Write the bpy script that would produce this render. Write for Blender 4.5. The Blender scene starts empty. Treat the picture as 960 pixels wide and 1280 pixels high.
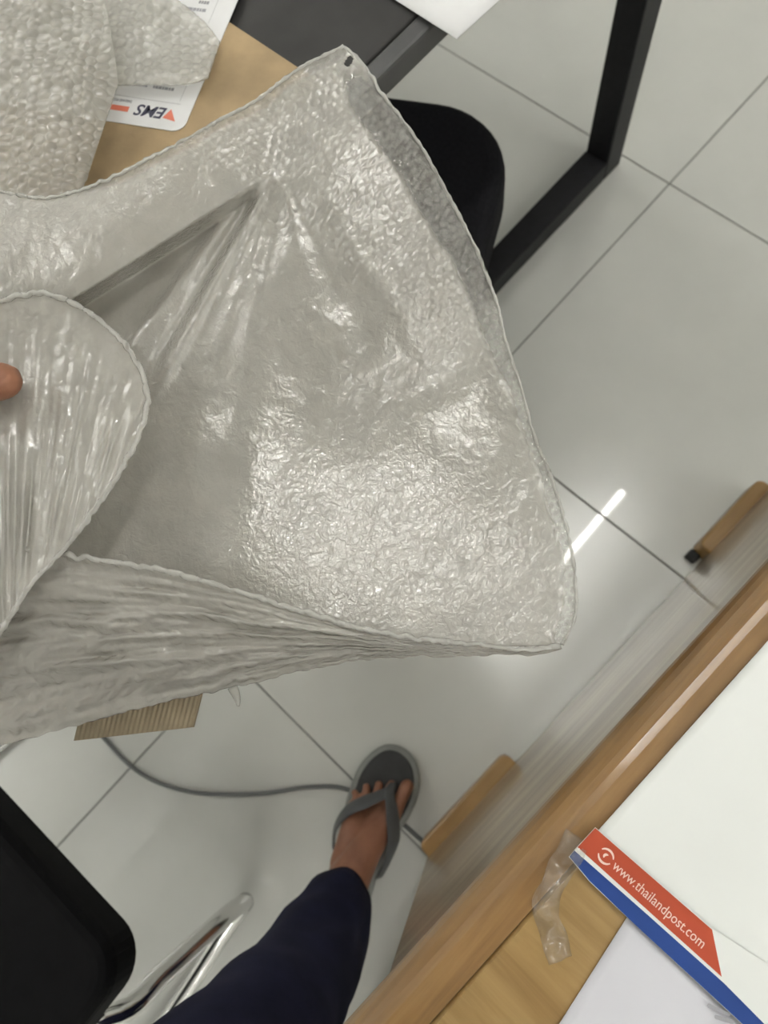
import bpy, bmesh, math, random
import numpy as np
from mathutils import Vector, Matrix
from mathutils import noise as mnoise

random.seed(7)
rng = np.random.default_rng(7)
scene = bpy.context.scene
COL = scene.collection

# ------------------------------------------------------------------ camera, world, exposure
F = 900.0
R = np.array([[0.7311018616642743, 0.6717050124120303, -0.11959282658916731],
              [0.6274402685227147, -0.7307864844633167, -0.26883047364815293],
              [-0.2679715979486932, 0.12150510452775562, -0.9557341326260788]])
CP = np.array([0.36365741, -0.99244571, 1.21206515])
cam_d = bpy.data.cameras.new('camera')
cam = bpy.data.objects.new('camera', cam_d)
COL.objects.link(cam)
m = Matrix.Identity(4)
for i in range(3):
    m[i][0], m[i][1], m[i][2], m[i][3] = R[0][i], -R[1][i], -R[2][i], CP[i]
cam.matrix_world = m
cam_d.sensor_fit = 'VERTICAL'
cam_d.sensor_height = 36.0
cam_d.sensor_width = 27.0
cam_d.lens = F / 1280.0 * 36.0
cam_d.clip_start = 0.01
cam_d.dof.use_dof = True
cam_d.dof.focus_distance = 0.43
cam_d.dof.aperture_fstop = 9.5
scene.camera = cam

world = bpy.data.worlds.new('world')
scene.world = world
world.use_nodes = True
world.node_tree.nodes['Background'].inputs[0].default_value = (0.9, 0.95, 1.0, 1)
world.node_tree.nodes['Background'].inputs[1].default_value = 0.05
scene.view_settings.view_transform = 'Standard'
scene.view_settings.look = 'None'
scene.view_settings.gamma = 1.0
scene.view_settings.use_curve_mapping = False
scene.view_settings.exposure = 0.42
TUBE_POWER = 62.0
TUBE_COLOR = (1.0, 0.99, 0.945)


def P(px, py, z):
    """the world point at height z that stands where the photograph shows it"""
    px = np.asarray(px, float); py = np.asarray(py, float); z = np.asarray(z, float)
    a = (px - 480) / F; b = (py - 640) / F
    d = [R[0][i] * a + R[1][i] * b + R[2][i] for i in range(3)]
    t = (z - CP[2]) / d[2]
    return np.stack([CP[0] + d[0] * t, CP[1] + d[1] * t, np.broadcast_to(z, np.shape(t))], -1)


# ------------------------------------------------------------------ helpers
def tag(o, label=None, cat=None, group=None, kind=None):
    if label: o['label'] = label
    if cat: o['category'] = cat
    if group: o['group'] = group
    if kind: o['kind'] = kind
    return o


def empty(name, loc, label, cat, group=None, rotz=0):
    o = bpy.data.objects.new(name, None)
    o.empty_display_size = 0.05
    COL.objects.link(o)
    o.location = loc; o.rotation_euler = (0, 0, rotz)
    return tag(o, label, cat, group)


def link(name, me, mat, parent=None, smooth=False):
    """vertices are given in world space; a parented piece keeps them there"""
    if mat: me.materials.append(mat)
    if smooth:
        me.polygons.foreach_set('use_smooth', [True] * len(me.polygons))
    o = bpy.data.objects.new(name, me)
    COL.objects.link(o)
    if parent is not None:
        o.parent = parent
        bpy.context.view_layer.update()
        o.matrix_parent_inverse = parent.matrix_world.inverted()
    return o


def from_bm(name, bm, mat, parent=None, smooth=False):
    me = bpy.data.meshes.new(name)
    bmesh.ops.recalc_face_normals(bm, faces=bm.faces)
    bm.to_mesh(me); bm.free()
    return link(name, me, mat, parent, smooth)


def add_box(bm, lo, hi, bevel=0.0, seg=2):
    g = bmesh.ops.create_cube(bm, size=1)
    vs = g['verts']
    for v in vs:
        for i in range(3):
            v.co[i] = (lo[i] + hi[i]) / 2 + v.co[i] * (hi[i] - lo[i])
    if bevel:
        es = list({e for v in vs for e in v.link_edges})
        bmesh.ops.bevel(bm, geom=es, offset=bevel, segments=seg, affect='EDGES', profile=0.5)


def box(name, lo, hi, mat, parent=None, bevel=0.0, seg=2):
    bm = bmesh.new(); add_box(bm, lo, hi, bevel, seg)
    return from_bm(name, bm, mat, parent)


def catmull(pts, n):
    pts = np.asarray(pts, float)
    s = np.concatenate([[0], np.cumsum(np.linalg.norm(np.diff(pts, axis=0), axis=1))])
    t = np.linspace(0, s[-1], n)
    out = np.zeros((n, pts.shape[1]))
    tang = np.gradient(pts, s, axis=0)
    k = np.clip(np.searchsorted(s, t, side='right') - 1, 0, len(pts) - 2)
    h = (s[k + 1] - s[k]); q = (t - s[k]) / h
    h00 = 2*q**3 - 3*q**2 + 1; h10 = q**3 - 2*q**2 + q; h01 = -2*q**3 + 3*q**2; h11 = q**3 - q**2
    out = h00[:, None]*pts[k] + (h10*h)[:, None]*tang[k] + h01[:, None]*pts[k+1] + (h11*h)[:, None]*tang[k+1]
    return out


def add_tube(bm, pts, rad, seg=10, cap=True):
    pts = [Vector(p) for p in pts]
    n = len(pts)
    rad = [rad] * n if np.isscalar(rad) else list(rad)
    rings = []
    up = Vector((0.13, 0.27, 0.95))
    for i, p in enumerate(pts):
        t = (pts[min(i+1, n-1)] - pts[max(i-1, 0)]).normalized()
        a = t.cross(up)
        if a.length < 1e-4: a = t.cross(Vector((1, 0, 0)))
        a.normalize(); b = t.cross(a)
        rings.append([bm.verts.new(p + (a*math.cos(q) + b*math.sin(q)) * rad[i])
                      for q in [2*math.pi*k/seg for k in range(seg)]])
    for r0, r1 in zip(rings, rings[1:]):
        for k in range(seg):
            bm.faces.new((r0[k], r0[(k+1) % seg], r1[(k+1) % seg], r1[k]))
    if cap:
        bm.faces.new(rings[0][::-1]); bm.faces.new(rings[-1])


def tube(name, pts, rad, mat, parent=None, seg=10):
    bm = bmesh.new(); add_tube(bm, pts, rad, seg)
    return from_bm(name, bm, mat, parent, True)


def prism(name, poly, z0, z1, mat, parent=None, bevel=0.0, smooth=False, seg=2):
    bm = bmesh.new()
    lo = [bm.verts.new((p[0], p[1], z0)) for p in poly]
    hi = [bm.verts.new((p[0], p[1], z1)) for p in poly]
    n = len(poly)
    bm.faces.new(lo[::-1]); top = bm.faces.new(hi)
    for k in range(n):
        bm.faces.new((lo[k], lo[(k+1) % n], hi[(k+1) % n], hi[k]))
    bmesh.ops.recalc_face_normals(bm, faces=bm.faces)
    if bevel:
        es = [e for e in bm.edges if (e.verts[0] in hi and e.verts[1] in hi)]
        bmesh.ops.bevel(bm, geom=es, offset=bevel, segments=seg, affect='EDGES', profile=0.5)
    return from_bm(name, bm, mat, parent, smooth)


def rounded_poly(cx, cy, hx, hy, r, rot=0, n=8):
    out = []
    for sx, sy, a0 in ((1, 1, 0), (-1, 1, 90), (-1, -1, 180), (1, -1, 270)):
        for k in range(n + 1):
            a = math.radians(a0 + 90*k/n)
            x = sx*(hx - r) + r*math.cos(a); y = sy*(hy - r) + r*math.sin(a)
            out.append((cx + x*math.cos(rot) - y*math.sin(rot), cy + x*math.sin(rot) + y*math.cos(rot)))
    return out


# ------------------------------------------------------------------ materials
class NT:
    def __init__(s, name):
        s.m = bpy.data.materials.new(name); s.m.use_nodes = True
        s.t = s.m.node_tree; s.t.nodes.clear()
        s.out = s.n('ShaderNodeOutputMaterial')

    def n(s, ty, **kw):
        nd = s.t.nodes.new(ty)
        for k, v in kw.items():
            if k.startswith('i_'):
                nd.inputs[k[2:].replace('_', ' ')].default_value = v
            else: setattr(nd, k, v)
        return nd

    def l(s, a, b): s.t.links.new(a, b)

    def ramp(s, fac, stops):
        r = s.n('ShaderNodeValToRGB')
        el = r.color_ramp.elements
        while len(el) < len(stops): el.new(0.5)
        for e, (p, c) in zip(el, stops):
            e.position = p; e.color = (*c, 1)
        s.l(fac, r.inputs[0]); return r.outputs[0]

    def coords(s, scale=(1, 1, 1), rot=(0, 0, 0)):
        g = s.n('ShaderNodeNewGeometry')
        mp = s.n('ShaderNodeMapping'); mp.inputs['Scale'].default_value = scale
        mp.inputs['Rotation'].default_value = rot
        s.l(g.outputs['Position'], mp.inputs[0]); return mp.outputs[0]

    def noise(s, vec, scale, detail=4, rough=0.5, dist=0.0):
        nd = s.n('ShaderNodeTexNoise')
        nd.inputs['Scale'].default_value = scale; nd.inputs['Detail'].default_value = detail
        nd.inputs['Roughness'].default_value = rough; nd.inputs['Distortion'].default_value = dist
        s.l(vec, nd.inputs['Vector']); return nd.outputs['Fac']

    def bump(s, h, strength, dist):
        b = s.n('ShaderNodeBump'); b.inputs['Strength'].default_value = strength
        b.inputs['Distance'].default_value = dist
        s.l(h, b.inputs['Height']); return b.outputs[0]


def simple(name, col, rough=0.5, metal=0.0, coat=0.0, var=0.12, nscale=40, bump=0.0, bscale=400, spec=0.5):
    t = NT(name)
    p = t.n('ShaderNodeBsdfPrincipled')
    v = t.coords()
    f = t.noise(v, nscale, 4)
    c = t.ramp(f, [(0.3, tuple(x*(1-var) for x in col)), (0.7, tuple(min(1, x*(1+var)) for x in col))])
    t.l(c, p.inputs['Base Color'])
    p.inputs['Roughness'].default_value = rough; p.inputs['Metallic'].default_value = metal
    p.inputs['Coat Weight'].default_value = coat
    p.inputs['Specular IOR Level'].default_value = spec
    if bump:
        t.l(t.bump(t.noise(v, bscale, 3), bump, 0.001), p.inputs['Normal'])
    t.l(p.outputs[0], t.out.inputs[0])
    return t.m


def wood(name, dark, mid, light, scale=(60, 4, 60), rough=0.35, coat=0.3, coat_rough=0.1, nsc=1.0, patch=0.0):
    t = NT(name)
    p = t.n('ShaderNodeBsdfPrincipled')
    v = t.coords(scale)
    f = t.noise(v, nsc, 6, 0.6, 0.4)
    c = t.ramp(f, [(0.28, dark), (0.5, mid), (0.72, light)])
    g = t.noise(t.coords((9, 9, 9)), 1.0, 3)
    mx = t.n('ShaderNodeMix', data_type='RGBA', blend_type='MULTIPLY')
    mx.inputs[0].default_value = 0.6
    t.l(c, mx.inputs[6])
    t.l(t.ramp(g, [(0.3, (0.72, 0.70, 0.66)), (0.7, (1.15, 1.1, 1.05))]), mx.inputs[7])
    t.l(mx.outputs[2], p.inputs['Base Color'])
    p.inputs['Roughness'].default_value = rough
    p.inputs['Coat Weight'].default_value = coat; p.inputs['Coat Roughness'].default_value = coat_rough
    t.l(t.bump(f, 0.15, 0.0006), p.inputs['Normal'])
    t.l(p.outputs[0], t.out.inputs[0])
    return t.m


def make_tile():
    t = NT('polished_tile')
    p = t.n('ShaderNodeBsdfPrincipled')
    f = t.noise(t.coords((1, 1, 1)), 5, 6, 0.6)
    t.l(t.ramp(f, [(0.3, (0.66, 0.665, 0.63)), (0.7, (0.71, 0.715, 0.675))]), p.inputs['Base Color'])
    p.inputs['Roughness'].default_value = 0.22
    p.inputs['Specular IOR Level'].default_value = 0.9
    p.inputs['Coat Weight'].default_value = 0.6
    p.inputs['Coat Roughness'].default_value = 0.02
    t.l(p.outputs[0], t.out.inputs[0])
    return t.m


def film(name, alpha, milk=(0.645, 0.625, 0.575), fine=0.35, fscale=520, rough=0.16, gloss=1.0, stretch=(1, 1, 1), trans=0.45):
    """milky plastic film; attribute clear = how little haze the single layer has, attribute wrinkle = fine crinkle"""
    t = NT(name)
    at = t.n('ShaderNodeAttribute', attribute_name='clear')
    wr = t.n('ShaderNodeAttribute', attribute_name='wrinkle')
    v = t.coords(stretch)
    h1 = t.noise(v, fscale, 3, 0.6, 0.6)
    h2 = t.noise(v, fscale*0.32, 2, 0.5, 1.2)
    ad = t.n('ShaderNodeMath', operation='MULTIPLY_ADD')
    t.l(h2, ad.inputs[0]); ad.inputs[1].default_value = 1.6; t.l(h1, ad.inputs[2])
    b = t.n('ShaderNodeBump'); b.inputs['Distance'].default_value = 0.0018
    st = t.n('ShaderNodeMath', operation='MULTIPLY'); t.l(wr.outputs['Fac'], st.inputs[0]); st.inputs[1].default_value = fine
    t.l(st.outputs[0], b.inputs['Strength']); t.l(ad.outputs[0], b.inputs['Height'])
    mott = t.noise(t.coords((1, 1, 1)), 60, 4, 0.6)
    col = t.ramp(mott, [(0.3, tuple(c*0.93 for c in milk)), (0.7, tuple(min(1, c*1.05) for c in milk))])
    df = t.n('ShaderNodeBsdfDiffuse'); t.l(col, df.inputs[0]); t.l(b.outputs[0], df.inputs['Normal'])
    tl = t.n('ShaderNodeBsdfTranslucent'); t.l(col, tl.inputs[0]); t.l(b.outputs[0], tl.inputs['Normal'])
    m1 = t.n('ShaderNodeMixShader'); m1.inputs[0].default_value = trans
    t.l(df.outputs[0], m1.inputs[1]); t.l(tl.outputs[0], m1.inputs[2])
    tr = t.n('ShaderNodeBsdfTransparent'); tr.inputs[0].default_value = (0.97, 0.97, 0.96, 1)
    am = t.n('ShaderNodeMapRange'); t.l(at.outputs['Fac'], am.inputs[0])
    am.inputs['To Min'].default_value = alpha; am.inputs['To Max'].default_value = 0.06
    m2 = t.n('ShaderNodeMixShader'); t.l(am.outputs[0], m2.inputs[0])
    t.l(tr.outputs[0], m2.inputs[1]); t.l(m1.outputs[0], m2.inputs[2])
    gl = t.n('ShaderNodeBsdfGlossy'); gl.inputs['Roughness'].default_value = rough
    t.l(b.outputs[0], gl.inputs['Normal'])
    lw = t.n('ShaderNodeLayerWeight'); t.l(b.outputs[0], lw.inputs['Normal'])
    pw = t.n('ShaderNodeMath', operation='POWER'); t.l(lw.outputs['Facing'], pw.inputs[0]); pw.inputs[1].default_value = 5.0
    fr = t.n('ShaderNodeMath', operation='MULTIPLY_ADD'); t.l(pw.outputs[0], fr.inputs[0]); fr.inputs[1].default_value = 0.6; fr.inputs[2].default_value = 0.045
    fm = t.n('ShaderNodeMath', operation='MULTIPLY'); t.l(fr.outputs[0], fm.inputs[0]); fm.inputs[1].default_value = gloss
    cl1 = t.n('ShaderNodeMapRange'); t.l(at.outputs['Fac'], cl1.inputs[0]); cl1.inputs['To Min'].default_value = 1.0; cl1.inputs['To Max'].default_value = 0.45
    fm2 = t.n('ShaderNodeMath', operation='MULTIPLY'); t.l(fm.outputs[0], fm2.inputs[0]); t.l(cl1.outputs[0], fm2.inputs[1])
    m3 = t.n('ShaderNodeMixShader'); t.l(fm2.outputs[0], m3.inputs[0])
    t.l(m2.outputs[0], m3.inputs[1]); t.l(gl.outputs[0], m3.inputs[2])
    t.l(m3.outputs[0], t.out.inputs[0])
    return t.m


def emit(name, col, power):
    t = NT(name)
    e = t.n('ShaderNodeEmission'); e.inputs[0].default_value = (*col, 1); e.inputs[1].default_value = power
    t.l(e.outputs[0], t.out.inputs[0]); return t.m


M = {}
M['tile'] = make_tile()
M['grout'] = simple('grout', (0.26, 0.26, 0.245), 0.8)
M['wall'] = simple('wall_paint', (0.78, 0.78, 0.75), 0.7, var=0.03, nscale=3)
M['ceil'] = simple('ceiling_paint', (0.82, 0.82, 0.80), 0.8, var=0.02, nscale=3)
M['white_metal'] = simple('white_lacquer', (0.8, 0.8, 0.8), 0.4)
M['black_metal'] = simple('black_powder_coat', (0.012, 0.012, 0.014), 0.5, var=0.2, nscale=80, spec=0.2)
M['black_top'] = simple('black_laminate', (0.034, 0.033, 0.032), 0.55, var=0.15, nscale=30, spec=0.25)
M['black_edge'] = simple('black_edge_band', (0.060, 0.060, 0.060), 0.45)
M['black_fabric'] = simple('black_seat_fabric', (0.011, 0.011, 0.013), 0.85, var=0.25, nscale=200, bump=0.4, bscale=900, spec=0.1)
M['black_vinyl'] = simple('black_vinyl', (0.004, 0.004, 0.0045), 0.7, var=0.2, nscale=60, bump=0.15, spec=0.1)
M['chrome'] = simple('chrome', (0.75, 0.75, 0.74), 0.12, 1.0, var=0.02)
M['kraft'] = simple('kraft_card', (0.36, 0.26, 0.145), 0.75, var=0.22, nscale=28, bump=0.1)
M['carton'] = simple('carton_card', (0.36, 0.295, 0.20), 0.8, var=0.1, nscale=60)
M['paper'] = simple('white_paper', (0.82, 0.82, 0.83), 0.7, var=0.02)
M['lilac'] = simple('lilac_paper', (0.66, 0.66, 0.71), 0.6, var=0.04, nscale=14)
M['mailer'] = simple('white_poly_film', (0.80, 0.82, 0.80), 0.38, var=0.03, nscale=8, bump=0.05, bscale=60)
M['red'] = simple('red_print', (0.42, 0.070, 0.032), 0.5, spec=0.2, var=0.08, nscale=20)
M['blue'] = simple('blue_print', (0.018, 0.055, 0.23), 0.5, spec=0.2, var=0.08, nscale=20)
M['label_orange'] = simple('orange_print', (0.80, 0.22, 0.14), 0.6, var=0.05)
M['label_ink'] = simple('dark_ink', (0.06, 0.06, 0.10), 0.6, var=0.05)
M['label_grey'] = simple('grey_ink', (0.33, 0.33, 0.36), 0.6, var=0.05)
M['label_light'] = simple('pale_grey_ink', (0.62, 0.62, 0.63), 0.6, var=0.05)
M['white_ink'] = simple('white_print', (0.80, 0.62, 0.56), 0.5, var=0.05)
M['wood_edge'] = wood('varnished_edge', (0.15, 0.080, 0.027), (0.23, 0.130, 0.046), (0.31, 0.185, 0.072), (70, 5, 70), 0.32, 0.4, 0.08)
M['wood_top'] = wood('varnished_top', (0.21, 0.125, 0.042), (0.29, 0.185, 0.068), (0.38, 0.255, 0.105), (7, 75, 7), 0.35, 0.4, 0.12)
M['wood_panel'] = wood('varnished_panel', (0.15, 0.105, 0.060), (0.28, 0.21, 0.135), (0.46, 0.37, 0.25), (30, 3, 30), 0.34, 0.5, 0.10)
M['wood_foot'] = wood('oak_foot', (0.27, 0.15, 0.045), (0.36, 0.215, 0.075), (0.44, 0.28, 0.11), (60, 6, 60), 0.4, 0.3)
M['rubber'] = simple('black_rubber', (0.02, 0.02, 0.02), 0.7)
M['cable'] = simple('grey_cable_sheath', (0.14, 0.145, 0.145), 0.5)
M['skin'] = simple('brown_skin', (0.27, 0.118, 0.066), 0.5, var=0.14, nscale=45, bump=0.15, bscale=700)
M['nail'] = simple('toe_nail', (0.42, 0.25, 0.19), 0.35)
M['navy'] = simple('navy_cotton', (0.012, 0.013, 0.032), 0.9, var=0.25, nscale=25, bump=0.3, bscale=900, spec=0.15)
M['shirt'] = simple('grey_cotton', (0.10, 0.10, 0.11), 0.9, var=0.1, nscale=25, bump=0.3, bscale=900)
M['hair'] = simple('black_hair', (0.012, 0.010, 0.009), 0.6)
M['sole'] = simple('grey_foam_sole', (0.26, 0.27, 0.25), 0.7, bump=0.2)
M['footbed'] = simple('charcoal_footbed', (0.040, 0.041, 0.042), 0.7, var=0.2, bump=0.4, bscale=500)
M['strap'] = simple('grey_rubber_strap', (0.075, 0.078, 0.080), 0.5)
M['film_back'] = film('bubble_film_back', 0.80, fine=0.66, fscale=340, rough=0.115, gloss=3.2)
M['film_front'] = film('bubble_film_front', 0.74, fine=0.42, fscale=220, rough=0.15, gloss=2.2, trans=0.3)
M['film_flap'] = film('bubble_film_flap', 0.66, fine=0.45, fscale=150, rough=0.15, gloss=2.2, trans=0.35, stretch=(1.0, 1.0, 1.0))
M['film_rim'] = film('bubble_film_rim', 0.62, milk=(0.80, 0.79, 0.75), fine=0.6, fscale=260, rough=0.15, gloss=2.6)
M['film_sheet'] = film('bubble_film_sheet', 0.56, fine=0.15, fscale=200, rough=0.12, gloss=1.8)
M['tape'] = film('clear_tape', 0.10, fine=0.35, fscale=120, rough=0.14, gloss=1.0)
M['tube'] = emit('tube_glow', TUBE_COLOR, TUBE_POWER)

# ------------------------------------------------------------------ room
X0, X1, Y0, Y1, ZC = -3.2, 3.2, -4.2, 3.0, 2.72
T = 0.6
floor = box('floor', (X0, Y0, -0.06), (X1, Y1, -0.002), M['grout'])
tag(floor, 'pale grey polished tile floor', None, kind='structure')
tile_me = None
g = 0.0016
for i in range(math.floor(X0/T), math.ceil(X1/T)):
    for j in range(math.floor(Y0/T), math.ceil(Y1/T)):
        x0 = max(X0, i*T + g); x1 = min(X1, (i+1)*T - g); y0 = max(Y0, j*T + g); y1 = min(Y1, (j+1)*T - g)
        if x1 - x0 < 0.02 or y1 - y0 < 0.02: continue
        if x1 - x0 > T - 3*g and y1 - y0 > T - 3*g:
            if tile_me is None:
                o = box('tile', (g, g, -0.008), (T - g, T - g, 0.0), M['tile'], None, 0.0008, 1)
                tile_me = o.data
            else:
                o = bpy.data.objects.new('tile', tile_me); COL.objects.link(o)
            o.location = (i*T, j*T, 0)
        else:
            o = box('tile', (x0, y0, -0.008), (x1, y1, 0), M['tile'], None, 0.0008, 1)
        o.parent = floor
W = 0.1
for nm, lo, hi in (('wall_left', (X0-W, Y0, 0), (X0, Y1, ZC)), ('wall_right', (X1, Y0, 0), (X1+W, Y1, ZC)),
                   ('wall_back', (X0-W, Y1, 0), (X1+W, Y1+W, ZC)), ('wall_front', (X0-W, Y0-W, 0), (X1+W, Y0, ZC))):
    tag(box(nm, lo, hi, M['wall']), kind='structure')
tag(box('ceiling', (X0-W, Y0-W, ZC), (X1+W, Y1+W, ZC+0.1), M['ceil']), kind='structure')
for nm, lo, hi in (('baseboard_left', (X0, Y0, 0), (X0+0.012, Y1, 0.09)), ('baseboard_right', (X1-0.012, Y0, 0), (X1, Y1, 0.09)),
                   ('baseboard_back', (X0, Y1-0.012, 0), (X1, Y1, 0.09)), ('baseboard_front', (X0, Y0, 0), (X1, Y0+0.012, 0.09))):
    tag(box(nm, lo, hi, M['white_metal']), kind='structure')

# ceiling batten mirrored in the floor tiles, plus unseen ones added as fill light
for k, (lx, ly, lab) in enumerate(((0.195, -0.17, 'white fluorescent batten mirrored as a bright streak in the floor tiles'),
                                   (-2.2, 0.3, 'unseen fluorescent batten added as fill light beside the left wall, nearer the back wall'),
                                   (2.2, 0.3, 'unseen fluorescent batten added as fill light beside the right wall, nearer the back wall'),
                                   (-2.2, -1.7, 'unseen fluorescent batten added as fill light beside the left wall, nearer the front wall'),
                                   (2.2, -1.7, 'unseen fluorescent batten added as fill light beside the right wall, nearer the front wall'),
                                   (-1.7, -3.4, 'unseen fluorescent batten added as fill light by the front wall, left of the middle'),
                                   (1.7, -3.4, 'unseen fluorescent batten added as fill light by the front wall, right of the middle'))):
    L = empty('ceiling_light', (lx, ly, ZC), lab, 'lamp', 'fluorescent battens on the ceiling')
    box('housing', (lx-0.035, ly-0.63, ZC-0.055), (lx+0.035, ly+0.63, ZC), M['white_metal'], L, 0.006)
    tube('lamp_tube', [(lx, ly-0.6, ZC-0.085), (lx, ly+0.6, ZC-0.085)], 0.014, M['tube'], L, 12)
    for s in (-1, 1):
        box('lamp_holder', (lx-0.016, ly+s*0.615-0.012, ZC-0.105), (lx+0.016, ly+s*0.615+0.012, ZC-0.05), M['white_metal'], L, 0.003)

# ------------------------------------------------------------------ varnished wooden desk on the right
DT = 0.75
desk = empty('wooden_desk', (0.44, -1.0, 0), 'varnished wooden desk with a rounded orange edge, white mailer lying on it', 'desk')
DY0, DY1, DX0, DX1 = -1.225, -0.375, 0.430, 1.55
# table top with its bullnose edge strip; a fine groove separates them
box('table_top', (DX0+0.0302, DY0, DT-0.035), (DX1, DY1, DT), M['wood_top'], desk, 0.002, 1)
bm = bmesh.new()
prof = []
for k in range(0, 13):
    a = math.radians(90 + 180*k/12)
    prof.append((DX0 + 0.017 + 0.0175*math.cos(a), DT - 0.0195 + 0.0195*math.sin(a)))
prof += [(DX0+0.0295, DT-0.039), (DX0+0.0295, DT)]
ra = [bm.verts.new((x, DY0, z)) for x, z in prof]; rb = [bm.verts.new((x, DY1, z)) for x, z in prof]
for k in range(len(prof)):
    q = (k+1) % len(prof); bm.faces.new((ra[k], ra[q], rb[q], rb[k]))
bm.faces.new(ra); bm.faces.new(rb[::-1])
from_bm('edge_strip', bm, M['wood_edge'], desk)
# side panel, arched clear of the floor between the two feet
PX = 0.4555
bm = bmesh.new()
yz = [(DY0+0.03, 0.02), (-1.005, 0.02), (-0.985, 0.032), (-0.585, 0.032), (-0.565, 0.02), (DY1-0.03, 0.02), (DY1-0.03, DT-0.036), (DY0+0.03, DT-0.036)]
a_ = [bm.verts.new((PX, y, z)) for y, z in yz]; b_ = [bm.verts.new((PX+0.022, y, z)) for y, z in yz]
bm.faces.new(a_); bm.faces.new(b_[::-1])
for k in range(len(yz)):
    q = (k+1) % len(yz); bm.faces.new((a_[k], a_[q], b_[q], b_[k]))
from_bm('side_panel', bm, M['wood_panel'], desk)
box('side_panel', (DX1-0.05, DY0+0.03, 0.02), (DX1-0.028, DY1-0.03, DT-0.036), M['wood_panel'], desk)
box('back_panel', (PX+0.022, DY1-0.10, 0.2), (DX1-0.05, DY1-0.08, DT-0.036), M['wood_panel'], desk)
for (y0, y1) in ((-1.192, -1.003), (-0.556, -0.405)):
    for xx in (PX-0.022, DX1-0.05-0.0):
        poly = rounded_poly(xx+0.022, (y0+y1)/2, 0.022, (y1-y0)/2, 0.012, 0, 5)
        f_ = prism('foot_block', poly, 0.006, 0.05, M['wood_foot'], desk, 0.004)
        for yy in (y0+0.012, y1-0.012):
            box('foot_pad', (xx+0.004, yy-0.010, 0.0), (xx+0.030, yy+0.010, 0.0062), M['rubber'], f_)
box('foot_pad', (PX-0.022, -0.572, 0.0), (PX-0.004, -0.556, 0.018), M['rubber'], desk, 0.003)

desk.rotation_euler = (0, 0, math.radians(-2.6))

# ---- white poly mailer with a red and blue flap
def sheet_grid(name, x0, x1, y0, y1, zf, th, mat, parent=None, nx=60, ny=60, warp=None, shear=0.0):
    bm = bmesh.new()
    top = {}; bot = {}
    for i in range(nx+1):
        for j in range(ny+1):
            u, v = i/nx, j/ny
            x = x0 + (x1-x0)*u; y = y0 + (y1-y0)*v
            if warp: x, y = warp(u, v, x, y)
            z = zf(u, v, x, y)
            x += shear*(y - y0)
            top[i, j] = bm.verts.new((x, y, z + th)); bot[i, j] = bm.verts.new((x, y, z))
    for i in range(nx):
        for j in range(ny):
            bm.faces.new((top[i, j], top[i+1, j], top[i+1, j+1], top[i, j+1]))
            bm.faces.new((bot[i, j], bot[i, j+1], bot[i+1, j+1], bot[i+1, j]))
    for i in range(nx):
        for j in (0, ny):
            bm.faces.new((bot[i, j], bot[i+1, j], top[i+1, j], top[i, j]))
    for j in range(ny):
        for i in (0, nx):
            bm.faces.new((bot[i, j], bot[i, j+1], top[i, j+1], top[i, j]))
    return from_bm(name, bm, mat, parent, True)

mail = empty('poly_mailer', (0.455, -0.99, DT), 'white plastic mailing bag with red and blue flap lying on wooden desk', 'mailing bag')
def mail_z(u, v, x, y):
    e = min(u, 1-u, v*1.0, 1-v)
    puff = 0.006*(1 - math.exp(-max(0, e)*9))
    w = mnoise.noise(Vector((x*9, y*9, 1.3)))*0.0016 + mnoise.noise(Vector((x*40 + y*25, y*6, 4.0)))*0.0011
    return DT + 0.0012 + puff + w*min(1, e*12)
MT = DT + 0.0025
sheet_grid('bag_body', 0.4575, 0.79, -1.0, -0.62, mail_z, 0.0012, M['mailer'], mail, 70, 80, shear=0.045)
# flap: red band with white web address, white line, blue band; lies folded over the lower edge
fz = lambda o: (lambda u, v, x, y: DT + 0.0031 + o + 0.0022*math.sin(math.pi*min(1, u*1.0))*(0.4+0.6*v) + 0.0006*mnoise.noise(Vector((x*30, y*30, 2))))
def pxpoly(name, pts, z, th, mat, parent):
    w = [P(a, b, z) for a, b in pts]
    bm = bmesh.new()
    lo = [bm.verts.new((p[0], p[1], z)) for p in w]; hi = [bm.verts.new((p[0], p[1], z + th)) for p in w]
    n = len(w)
    bm.faces.new(lo); bm.faces.new(hi[::-1])
    for k in range(n): bm.faces.new((lo[k], lo[(k+1) % n], hi[(k+1) % n], hi[k]))
    return from_bm(name, bm, mat, parent)
FZ = DT + 0.0048
flap = pxpoly('flap', [(744, 1034), (891, 1161), (960, 1205), (1527, 1724), (1476, 1808), (990, 1338), (795, 1157), (737, 1102), (711, 1071), (720, 1060)], FZ, 0.0008, M['mailer'], mail)
pxpoly('red_band', [(744, 1035), (890, 1162), (902, 1221), (722, 1059)], FZ+0.0008, 0.0002, M['red'], flap)
pxpoly('blue_band', [(718, 1063), (810, 1144), (905, 1229), (1008, 1333), (1498.8, 1770.5), (1479, 1803), (990, 1337), (794, 1156), (737, 1101), (712, 1071)], FZ+0.0008, 0.0002, M['blue'], flap)

def text(name, body, pos, ang, size, mat, parent, z, shear=0.0, xs=1.0, align='LEFT', thick=0.0001, weight=0.0):
    cu = bpy.data.curves.new(name, 'FONT')
    cu.body = body; cu.size = size; cu.shear = shear; cu.extrude = thick; cu.align_x = align
    cu.offset = weight; cu.resolution_u = 3
    tmp = bpy.data.objects.new(name, cu); COL.objects.link(tmp)
    bpy.context.view_layer.update()
    me = bpy.data.meshes.new_from_object(tmp.evaluated_get(bpy.context.evaluated_depsgraph_get()))
    bpy.data.objects.remove(tmp)
    mw = Matrix.Translation((pos[0], pos[1], z)) @ Matrix.Rotation(ang, 4, 'Z') @ Matrix.Diagonal((xs, 1, 1, 1))
    me.transform(mw)
    me.materials.clear()
    return link(name, me, mat, parent)

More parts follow.
